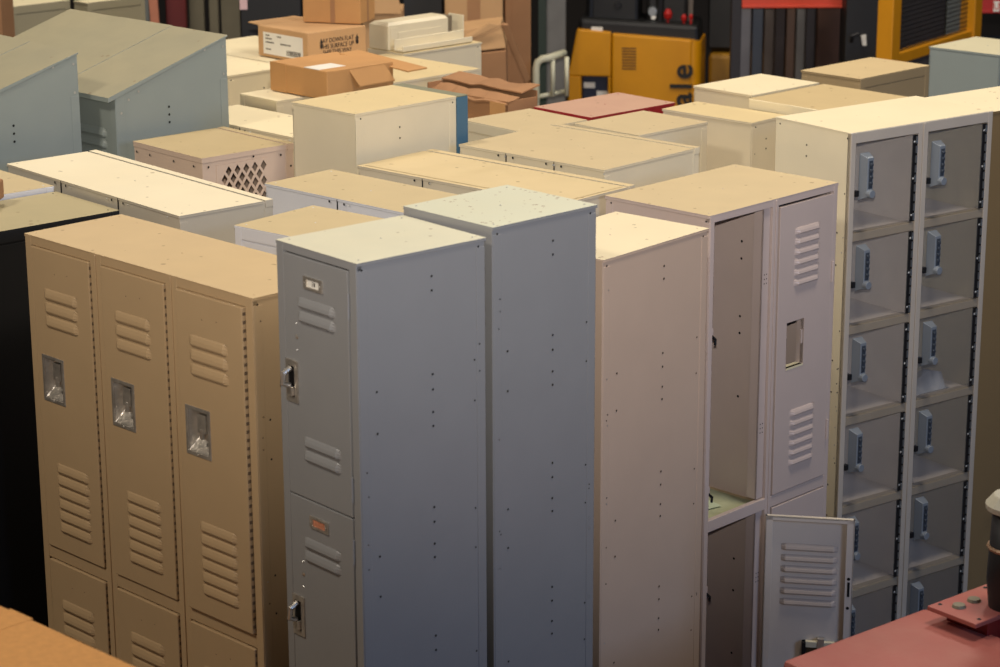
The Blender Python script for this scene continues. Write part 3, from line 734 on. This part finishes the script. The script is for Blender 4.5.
loose('metal_channel', (.136, .01), .055, .37, H, H + .045, 'cream metal channel lying in front of the long cream cover', 'channel', chan)
p = o + A * .045 + B * .385; r = tag(empty('metal_plate', (p.x, p.y, H), -q[2]), 'small upright cream plate at the end of the long cream cover', 'plate')
b = MB(); b.box(0, .085, 0, .006, 0, .10, CP); b.box(0, .085, 0, .02, 0, .004, CP); b.build('body', r, .001)

# brown stick on V1
p = at(1, 197, z=1.818); r = tag(empty('wooden_stick', (p.x - .035, p.y - .02, 1.818), -.1), 'short brown wooden block on the white-edged locker', 'wood block')
b = MB(); b.box(-.03, .045, -.05, .02, 0, .055, CARDD); b.box(-.03, .046, -.051, -.035, .0, .055, CARDO); b.build('block', r, .006)

# ------------------------------------------------------------ tall cartons and back clutter
def upright(name, u0, u1, vtop, Y, depth, m, label, cat, z1=None, rz=0, group=None, extra=None, bev=.006, z0=0):
    """thing standing on the floor whose front spans two lines of sight at distance Y"""
    a, b2 = at(u0, 40, Y), at(u1, 40, Y); w = b2.x - a.x; z1 = z1 or at(u0, vtop, Y).z
    r = empty(name, (a.x, Y, z0), rz); tag(r, label, cat, group)
    b = MB(); b.box(0, w, 0, depth, 0, z1 - z0, m); b.build('body', r, bev)
    if extra: extra(r, w, depth, z1 - z0)
    return r
def seams(r, w, d, h):
    b = MB(); b.box(w * .5 - .03, w * .5 + .03, -.002, 0, 0, h, CARDD); b.box(0, w, -.003, 0, h * .62, h * .62 + .008, mat('card tape line', (112, 78, 50), .9)); b.build('tape', r)  # darker tape line across the carton front
upright('cardboard_carton', 445, 503, 0, 11.0, .45, CARD, 'tallest pale brown carton behind the loose cream plate', 'carton', 2.0, extra=seams)
upright('cardboard_carton', 505, 531, 0, 11.35, .5, CARDD, 'tall darker brown carton with a corner edge beside the green-edged steel sheet', 'carton', 2.0, rz=.05, extra=seams)
def crush():
    a = at(466, 80, 10.6); r = tag(empty('cardboard_carton', (a.x, 10.55, 0), .1), 'crushed narrow carton with creased open top leaning before the tall cartons', 'carton')
    z1 = at(470, 22, 10.6).z; b = MB(); w = .21; d = .2
    b.hexa([(0, 0, 0), (w, 0, 0), (w, d, 0), (0, d, 0), (-.01, -.02, z1 - .14), (w - .03, -.03, z1 - .12), (w, d, z1 - .1), (0, d, z1 - .1)], CARDD)
    b.hexa([(-.01, -.016, z1 - .13), (w - .03, -.026, z1 - .11), (w, d, z1 - .1), (0, d, z1 - .1), (-.015, .0, z1 - .03), (w - .05, .0, z1), (w - .02, d, z1), (0, d, z1 - .02)], CARD)
    b.build('body', r, .004)
    b = MB(); b.hexa([(w - .05, -.01, z1 - .005), (w - .02, -.01, z1 - .01), (w + .09, .06, z1 - .27), (w + .07, .06, z1 - .29), (w - .05, .0, z1), (w - .02, .0, z1), (w + .09, .07, z1 - .26), (w + .07, .07, z1 - .285)], CARDD)
    b.hexa([(-.005, -.03, z1 - .07), (w - .05, -.035, z1 - .005), (w - .05, -.028, z1 - .005), (-.005, -.022, z1 - .07), (-.0, -.02, z1 - .05), (w * .5, -.03, z1 + .005), (w * .5, -.02, z1 + .005), (0, -.012, z1 - .05)], CARD)
    b.build('flap', r, .002)
crush()
def openbox():
    r = upright('cardboard_carton', 363, 402, 14, 10.5, .3, CARD, 'pale carton corner standing behind the long cream cover', 'carton', at(380, 13, 10.5).z)
    b = MB(); h = at(380, 13, 10.5).z; w = at(402, 10, 10.5).x - at(363, 10, 10.5).x
    b.hexa([(0, -.02, h - .0), (w, -.02, h - .0), (w, -.014, h), (0, -.014, h), (.0, .02, h + .25), (w * .75, .02, h + .25), (w * .75, .026, h + .25), (0, .026, h + .25)], CARD); tag(b.build('flap', r), 'raised carton flap')
openbox()
upright('cardboard_carton', -60, 3, 0, 9.55, .25, CARDD, 'dark reddish brown carton standing behind the slope-top locker', 'carton', 2.05)
# far grey lockers behind the slope-top lockers
P['oliveside'] = ((150, 142, 116), (236, 226, 190))
for k, (u, v, lab) in enumerate(((10, 7, 'grey-tan locker with pale top edge, beside the reddish brown carton'), (87, 3, 'grey-tan locker with pale corner post behind the slope-top locker'))):
    p = at(u, v, z=1.83); A = Vector((math.cos(.8), -math.sin(.8), 0)); p0 = p - A * (.28, .10)[k]
    key = 'Y%d' % k; S[key] = [p0.x, p0.y, .8, (.28, .10)[k], .31, 1.83]; simple(key, 'A+', 'oliveside', lab, seed=95, holes=False)
OL = mat('olive board', (108, 102, 84), .8, noise=.12, nscale=6); DR = mat('dark red board', (92, 18, 14), .6); WB = mat('wood board', (176, 112, 84), .7, noise=.12, nscale=12)
DB = mat('dark brown board', (64, 36, 26), .8)
upright('panel_board', 143, 150, 0, 11.2, .04, mat('steel grey', (96, 98, 92), .6), 'narrow grey sheet standing behind the slope-top locker', 'board', 2.0)
upright('panel_board', 151, 158, 0, 11.25, .05, DB, 'dark brown slat standing beside the narrow grey sheet', 'board', 2.0)
a = at(162, 35, 11.1); r = tag(empty('wooden_board', (a.x, 11.0, 0), 0), 'leaning reddish wooden board behind the slope-top locker', 'board')
b = MB(); b.hexa([(.02, 0, 0), (.06, 0, 0), (.06, .03, 0), (.02, .03, 0), (-.05, .0, 2.0), (-.01, .0, 2.0), (-.01, .03, 2.0), (-.05, .03, 2.0)], WB); b.build('board', r, .003)
upright('panel_board', 167, 187, 0, 11.4, .05, DR, 'dark red panel standing behind the slope-top locker', 'board', 2.0)
upright('panel_board', 190, 205, 0, 11.5, .05, OL, 'narrower olive grey panel beside the dark red panel', 'board', 2.0)
upright('panel_board', 210, 219, 0, 11.5, .05, OL, 'thin olive slat between two olive grey panels', 'board', 2.0)
upright('panel_board', 222, 241, 0, 11.2, .05, OL, 'wider olive grey panel beside the cream locker and black box', 'board', 2.0)
def tagpaper(r, w, d, h):
    b = MB(); b.box(.0, .035, -.003, 0, at(243, 3, 10.9).z - .03, at(243, 0, 10.9).z + .05, mat('pink paper', (214, 178, 176), .7)); tag(b.build('paper_tag', r), 'pale pink tag')
upright('bag_stand_in', 241, 302, 0, 10.9, .4, BLACKP, 'tall black box standing in for bags behind the carton with arrows', 'bin', 1.95, extra=tagpaper)  # plain black box added in place of black bags
upright('bag_stand_in', 403, 443, 0, 11.3, .35, BLACKP, 'black box standing in for a bag between the pale carton flap and tall carton', 'bin', 1.95)  # another plain box, in place of a dark bag
# crumpled paper beside it
b = MB(); p = at(436, 12, 10.7); R = random.Random(5)
for k in range(1):
    vs = []; n = 10
    for i in range(n + 1):
        for j in range(n):
            th, ph2 = math.pi * i / n, 2 * math.pi * j / n; rr = 1 + R.uniform(-.2, .15)
            vs.append((.07 * rr * math.sin(th) * math.cos(ph2), .05 * rr * math.sin(th) * math.sin(ph2), .045 * rr * math.cos(th)))
    b.add(vs, [(i * n + j, i * n + (j + 1) % n, (i + 1) * n + (j + 1) % n, (i + 1) * n + j) for i in range(n) for j in range(n)], CARDD)

# steel sheet with green edge
def ge(r, w, d, h):
    b = MB(); b.box(-.04, 0, -.02, .05, 0, h, mat('dark green', (28, 44, 30), .5)); tag(b.build('edge_strip', r), 'dark green edge')
upright('steel_sheet', 546, 566, 0, 12.3, .06, mat('sheet steel', (112, 110, 104), .5, .3, noise=.1), 'tall grey steel sheet with dark green edge beside the bed rail', 'steel sheet', 2.0, extra=ge)

# white bed rail
def rail():
    Y = 11.3; a, c = at(536, 60, Y), at(566, 60, Y); zt = at(550, 58, Y).z; zb = at(550, 97, Y).z; w = c.x - a.x
    W_ = mat('cream tube', (206, 204, 176), .4)
    r = tag(empty('bed_rail', (a.x, Y, 0), 0), 'cream tubular bed rail with rounded corner beside the yellow forklift', 'bed rail')
    b = MB(); rr = .018
    pts = [(0, 0, 0), (0, 0, zt - .05), (.008, 0, zt - .02), (.03, 0, zt - .004), (.06, 0, zt), (w - .005, .08, zt + .012)]
    b.tube(pts, rr, W_, 12); b.build('rail_frame', r, smooth=True)
    for x in (.082, .15):
        b = MB(); b.tube([(x, x * .2, zb), (x, x * .2, zt)], .011, W_, 10); b.build('rail_bar', r, smooth=True)
    b = MB(); b.tube([(0, 0, zb), (w - .005, .08, zb + .012)], .011, W_, 10); b.build('bottom_bar', r, smooth=True)
rail()

# forklift
def forklift():
    Y = 12.4; yl = mat('forklift yellow', (206, 140, 10), .35, noise=.04)
    a = at(568, 60, Y); c = at(701, 60, Y - .10); ztl = at(575, 29, Y).z; w = math.hypot(c.x - a.x, .10); rz = math.atan2(-.10, c.x - a.x)
    r = tag(empty('forklift', (a.x, Y, 0), rz), 'yellow forklift with black upper works and upright black lettering', 'forklift')
    h = ztl; h2 = at(701, 46, Y - .10).z; D = .4; xs = w * .33
    b = MB()
    b.hexa([(-.03, 0, .15), (w, 0, .15), (w, D, .15), (-.03, D, .15), (-.03, 0, h - .42), (w, 0, h2 - .42), (w, D, h2 - .42), (-.03, D, h - .42)], yl)
    b.build('chassis', r, .02)
    b = MB(); z0 = h - .42
    b.hexa([(0, 0, h - .25), (xs - .004, 0, h - .25), (xs - .004, D, h - .25), (0, D, h - .25), (.045, .01, h), (xs - .004, .0, h - .015), (xs - .004, D, h - .015), (.045, D, h)], yl)
    b.box(0, .070, 0, D, z0 - .1, h - .25, yl); b.box(xs - .02, xs - .004, .0, D, z0 - .1, h - .25, yl)
    b.box(.070, xs - .02, .05, D, z0 - .1, h - .25, mat('navy', (16, 24, 52), .5))
    b.build('battery_cover', r, .008)
    b = MB(); b.box(.08, .14, .045, .05, h - .32, h - .29, PAPER); b.build('label_patch', r); b = MB(); b.box(.15, .21, .045, .05, h - .37, h - .335, PAPER); b.build('label_patch', r)
    b = MB(); b.box(-.06, .0, .0, .06, h - .36, h - .20, yl); b.disc((-.03, -.001, h - .26), (0, -1, 0), .012, HOLE); b.build('side_bracket', r, .006)
    # hood, sloping down to the counterweight
    b = MB(); n = 8; x0 = xs; ring = []
    b.hexa([(x0, 0, z0), (w - .05, 0, z0), (w - .05, D, z0), (x0, D, z0), (x0, 0, h - .02), (w - .05, 0, h2 + .03), (w - .05, D, h2 + .03), (x0, D, h - .02)], yl)
    b.build('hood', r, .01)
    b = MB()
    for i in range(8): b.box(x0 + .055, x0 + .13, -.003, .002, h - .10 - i * .0155, h - .093 - i * .0155, mat('grille brown', (96, 62, 8), .6))
    tag(b.build('vent_grille', r), 'row of dark horizontal vent slots')
    b = MB(); pr = []
    for i in range(n + 1):
        t = i / n * math.pi / 2 * .8; pr.append((w - .05 + .05 * math.sin(t) / math.sin(math.pi * .4), .06 * (1 - math.cos(t))))
    vs = [(x, y, z) for (x, y) in pr for z in (.2, h2 + .03 - (x - w + .05) * .2)] + [(pr[-1][0], D, .2), (pr[-1][0], D, h2 + .0), (w - .05, D, .2), (w - .05, D, h2 + .03)]
    m = n + 1; fs = [(2 * i, 2 * i + 2, 2 * i + 3, 2 * i + 1) for i in range(n + 2)]; fs.append(tuple(2 * i + 1 for i in range(m + 2)))
    b.add(vs, fs, yl); b.build('counterweight', r)
    for ch, v in (('e', 71.5), ('l', 86), ('a', 99)):
        zz = at(684, v, Y - .09).z
        text(ch, r, (w - .095, -.012, zz), (math.pi / 2, -math.pi / 2, 0), .165, BLACKP, 'lettering', .004, bold=.003)
    # black works above
    b = MB(); bk = BLACKP
    b.hexa([(.05, .04, h - .03), (w - .01, .04, h2 - .02), (w - .01, D, h2 - .02), (.05, D, h - .03), (.05, .04, h + .05), (w - .02, .04, h2 + .10), (w - .02, D, h2 + .1), (.05, D, h + .05)], bk)
    b.box(.10, .36, .14, D, h - .05, h + .5, bk); b.box(.40, .62, .16, D, h - .05, h + .5, bk)
    b.build('seat', r, .02)
    for x in (.10, .47):
        b = MB(); b.tube([(x, .15, h - .02), (x + .01, .18, h + .8)], .022, bk, 8); b.build('overhead_guard_post', r)
    for (x, z, q, m) in ((.25, .16, .022, DARK), (.435, .13, .03, ZINC), (.44, .10, .016, PAPER)):
        b = MB(); b.tube([(x, .16, h + z - .05), (x, .125, h + z - .05)], [q, q * .8], m, 14); b.build('control_dial', r, .002)
    b = MB(); b.box(.12, .18, .02, .06, h - .015, h + .008, PAPER); b.build('paper_note', r)
    # grey dash with red knobs
    b = MB(); b.box(w - .27, w - .06, .20, .24, h2, h2 + .55, mat('dash grey', (104, 94, 86), .6)); b.build('dash_panel', r)
    for (u, v, q) in ((669, 16, .024), (685, 18, .016), (692, 16, .012)):
        p = at(u, v, Y + .1); l = r.matrix_basis.inverted() if False else None
        b = MB(); d = Matrix.Rotation(-rz, 4, 'Z') @ (p - Vector((a.x, Y, 0)))
        b.tube([(d.x, .10, d.z - .08), (d.x, .10, d.z - .01), (d.x, .10, d.z), (d.x, .10, d.z + q), (d.x, .10, d.z + 2 * q)], [.006, .006, q * .8, q, q * .5], mat('red knob', (170, 26, 22), .4), 12)
        b.build('lever', r)
    for x in (.1, w - .15):
        b = MB(); b.tube([(x + .1, -.03, .22), (x + .1, .18, .22)], .22, BLACKP, 24); b.build('wheel', r, .01)
    b = MB(); b.box(w + .02, w + .20, .35, .8, .3, h2 - .10, mat('worn yellow', (150, 108, 18), .5)); b.build('mast_carriage', r, .02)
    b = MB(); b.box(w + .01, w + .22, .42, .7, h2 - .08, h2 + .6, bk); b.build('mast', r, .01)
forklift()

# racking, column and yellow guard frame
ORG = mat('rack orange', (196, 62, 34), .5, noise=.06)
def rack(u0, u1, Y, v0, v1, label, name='rack_beam', extra=None, m=ORG, dp=.06):
    a, c = at(u0, v0, Y), at(u1, v1, Y)
    r = tag(empty('pallet_rack', (a.x, Y, 0), 0), label, 'rack'); w = c.x - a.x; z0 = at(u0, v1, Y).z; z1 = z0 + .12
    b = MB(); b.box(0, w, 0, dp, z0, z1, m); b.box(0, w, -.012, 0, z0, z0 + .015, m); b.build('beam', r, .003)
    for x in (-.05, w):
        b = MB(); b.box(x, x + .05, 0, .06, 0, z1 + .5, mat('upright dark', (34, 30, 32), .6)); b.build('upright', r, .003)
    if extra: extra(r, w, z0)
    return r
rack(742, 845, 11.75, 0, 8, 'orange rack beam over the steel sheets')
def tagp(r, w, z0):
    b = MB(); b.box(.075, .108, -.016, -.012, z0 + .01, z0 + .065, PAPER); b.build('tag_plate', r)
    text('U', r, (.091, -.0165, z0 + .037), (math.pi / 2, 0, 0), .05, ORG, 'tag_letter')
rack(979, 1040, 12.6, 3, 13, 'red-orange rack beam with a small white tag beside the yellow guard frame', extra=tagp, m=mat('rack red', (170, 34, 24), .5))
cols = ((120, 118, 120), (84, 90, 100), (108, 98, 92), (62, 56, 56), (104, 84, 72), (132, 130, 128), (66, 64, 68))
us = [740, 752, 764, 775, 786, 796, 806, 816]
for i in range(7):
    upright('steel_profile', us[i], us[i + 1] - 1.2, 0, 12.0 + .07 * (i % 3), .05, mat('profile %s' % 'abcdefg'[i], cols[i], .35, .7, noise=.15, nscale=3), 'tall steel profile in the row leaning behind the cream locker', 'steel profile', 1.9, group='steel profiles behind the lockers', bev=.004)
upright('timber_sheet', 817, 844, 0, 12.2, .06, mat('dark wood', (66, 40, 28), .7, noise=.15), 'dark brown wooden panel between the steel profiles and black column', 'panel', 1.9)
def colx(r, w, d, h):
    z = at(864, 45, 11.6).z; b = MB(); b.hexa([(.085, -.02, z), (.105, -.02, z), (.105, -.01, z), (.085, -.01, z), (.075, -.02, z + .05), (.1, -.02, z + .055), (.1, -.01, z + .055), (.075, -.01, z + .05)], PAPER)
    tag(b.build('paper_tag', r), 'small white tag'); b = MB(); b.tube([(.03, -.02, z + .02), (.03, -.04, z + .05), (.06, -.03, z + .06)], .01, DARK, 8); b.build('hook', r)
upright('steel_column', 845, 879, 0, 11.6, .2, BLACKP, 'black steel column with a small white tag', 'column', 2.2, extra=colx)
def guard():
    Y0, Y1 = 10.9, 11.7; p0, p1 = at(888, 50, Y0), at(970, 36, Y1); yl = mat('guard yellow', (204, 138, 22), .4, noise=.05)
    d = p1 - p0; L = math.hypot(d.x, d.y); rz = math.atan2(d.y, d.x)
    r = tag(empty('guard_frame', (p0.x, p0.y, 0), rz), 'yellow steel guard frame with dark wire mesh behind the blue-grey locker', 'guard')
    zb = p0.z
    zr = at(897, 55, Y0).z
    b = MB(); b.box(-.045, .045, -.04, .04, 0, 2.4, yl); b.build('post', r, .004)
    b = MB(); b.box(L - .045, L + .045, -.04, .04, 0, 2.4, yl); b.build('post', r, .004)
    b = MB(); b.box(.045, L - .045, -.03, .03, zr - .05, zr, yl); b.build('rail', r, .003); b = MB(); b.box(.045, L - .045, -.03, .03, 2.34, 2.40, yl); b.build('rail', r, .003)
    b = MB(); z = zr
    while z < 2.34: b.box(.045, L - .045, -.002, .001, z, z + .003, DARK); z += .022
    x = .05
    while x < L - .045: b.box(x, x + .003, .001, .004, zr, 2.34, DARK); x += .022
    b.build('wire_mesh', r)
    return r
guard()
upright('metal_cabinet', 894, 944, 0, 12.6, .3, mat('cabinet dark', (44, 36, 32), .5, noise=.2), 'dark brown cabinet seen through the yellow guard mesh', 'cabinet', 2.0)
upright('steel_sheet', 945, 962, 0, 12.7, .05, mat('pale strip', (128, 132, 122), .5), 'pale grey strip seen through the yellow guard mesh', 'steel sheet', 2.0)
upright('metal_cabinet', 982, 1045, 30, 13.2, .3, mat('navy cabinet', (22, 28, 40), .5), 'navy cabinet under the red-orange rack beam', 'cabinet', 1.2)

# ------------------------------------------------------------ things close to the camera
def close():
    z = 1.45; a, c = at(0, 604, z=z), at(140, 667, z=z); d = (c - a).normalized(); n = Vector((-d.y, d.x, 0))   # n points away from the camera
    if n.y < 0: n = -n
    yaw = math.atan2(-d.y, d.x); p = a - d * .55 - n * .75
    m = mat('warm-lit cardboard', (186, 132, 68), .8, noise=.08, nscale=60, bump=.1, bscale=120)  # very warm light on the carton is put into its orange colour
    def ex(r, w, dd, h):
        b = MB(); b.box(w * .47, w * .53, -.0, dd, h, h + .0006, m); b.box(w * .47, w * .53, dd, dd + .0006, h - .2, h, m); b.build('tape', r)
    box_obj('cardboard_carton', p, yaw, 1.25, .75, 0, z, m, 'big amber carton whose blurred top edge fronts the beige locker', extra=ex, bevel=.008)
    # red machine
    z = 1.0; red = mat('machine red', (150, 52, 52), .42, noise=.08, nscale=7, dust=(176, 130, 112), dust_amt=.5, bump=.03)
    rdk = mat('machine dark red', (120, 18, 20), .4)
    p1, p0, p2 = at(925, 607, z=z), at(782, 660, z=z), at(1000, 636, z=z)
    B = (p1 - p0).normalized(); Bl = (p1 - p0).length; yaw = math.atan2(B.x, B.y); A = Vector((B.y, -B.x, 0)); w = .62
    r = tag(empty('floor_machine', (p0.x, p0.y, 0), -yaw), 'red steel machine with worn top, control plate and black stack', 'machine')
    b = MB(); b.box(0, w, 0, Bl, .75, z, red); b.build('deck', r, .012)
    b = MB(); b.box(.05, w - .02, .05, Bl - .05, 0, .75, rdk); b.build('base', r, .01)
    q0, q1 = at(929, 605, z=z + .045), at(974, 625, z=z + .045); loc = lambda v: Vector(((v - p0).dot(A), (v - p0).dot(B), v.z))
    a0, a1 = loc(q0), loc(q1); x0, x1 = a0.x, a1.x; y0 = (a0.y + a1.y) / 2
    b = MB(); b.box(x0, x1, y0, y0 + .42, z + .033, z + .045, red); b.box(x0 + .02, x1 - .003, y0 + .05, y0 + .42, z - .03, z + .033, rdk); cp = b.build('control_plate', r, .002)
    b = MB(); xm = (x0 + x1) / 2
    for k in range(2):
        bq = loc(at((959, 974)[k], (605, 599)[k], z=z + .05)); b.tube([(bq.x, bq.y, z + .045), (bq.x, bq.y, z + .052)], [.018, .015], mat('button grey', (120, 112, 92), .5), 16)
    b.build('push_button', cp)
    b = MB()
    for (x, y) in ((x0 + .015, y0 + .03), (x1 - .015, y0 + .03), (x0 + .015, y0 + .2), (x1 - .015, y0 + .24)): b.disc((x, y, z + .0455), (0, 0, 1), .006, DARK, 8, .003)
    b.box(x0 + .02, x0 + .04, y0 + .20, y0 + .25, z + .045, z + .0465, HOLE); b.build('screw', cp)
    q = loc(at(1010, 585, z=z + .10)); zc = z - .03
    b = MB(); b.tube([(q.x, q.y, .5), (q.x, q.y, z + .05), (q.x, q.y, z + .12), (q.x, q.y, z + .30)], [.05, .05, .058, .052], BLACKP, 20); st = b.build('stack', r, smooth=True)
    b = MB(); b.tube([(q.x, q.y, z + .295), (q.x, q.y, z + .31), (q.x, q.y, z + .335)], [.068, .07, .05], mat('cap grey', (168, 164, 146), .6), 20); b.build('cap', st, .003)
    b = MB(); b.tube([(q.x + .056 * math.cos(t), q.y + .056 * math.sin(t), z + .20) for t in [i * math.pi / 8 for i in range(17)]], .006, mat('brass ring', (150, 120, 92), .5, .3), 6, False); b.build('ring', st)
close()

# ------------------------------------------------------------ light
def area(name, loc, size, e, col, tgt=None):
    l = bpy.data.lights.new(name, 'AREA'); l.shape = 'SQUARE'; l.size = size; l.energy = e; l.color = col
    o = bpy.data.objects.new(name, l); COL.objects.link(o); o.location = loc
    d = (Vector(tgt) - Vector(loc)) if tgt else Vector((0, 0, -1)); o.rotation_euler = d.to_track_quat('-Z', 'Y').to_euler(); return o
WARM = (1, .89, .76)
for k, (x, y, e) in enumerate(((-3.8, 3.6, 190), (1.8, 5.6, 130), (-2.2, 9.0, 130), (2.4, 9.6, 140), (0, 13, 50))):
    area('high_bay_light', (x, y, 6.2), .9, e, WARM)
area('doorway_daylight', (6.5, -1.0, 4.6), 2.2, 210, (.36, .56, 1), (.5, 7, 1.8))
fl = bpy.data.lights.new('camera_flash', 'SPOT'); fl.energy = 1080; fl.color = (1, .92, .86); fl.spot_size = math.radians(45); fl.spot_blend = 1; fl.shadow_soft_size = .03
fo = bpy.data.objects.new('camera_flash', fl); COL.objects.link(fo); fo.location = (0, -.02, CZ + .20)
fo.rotation_euler = (Vector((.1, 7.6, 2.86)) - fo.location).to_track_quat('-Z', 'Y').to_euler()
w = bpy.data.worlds.new('world'); C.world = w; w.use_nodes = True
w.node_tree.nodes['Background'].inputs[0].default_value = (.55, .6, .7, 1); w.node_tree.nodes['Background'].inputs[1].default_value = .06

vs = C.view_settings; vs.view_transform = 'Standard'; vs.look = 'None'; vs.gamma = 1; vs.use_curve_mapping = False; vs.exposure = 0.0
C.display_settings.display_device = 'sRGB'
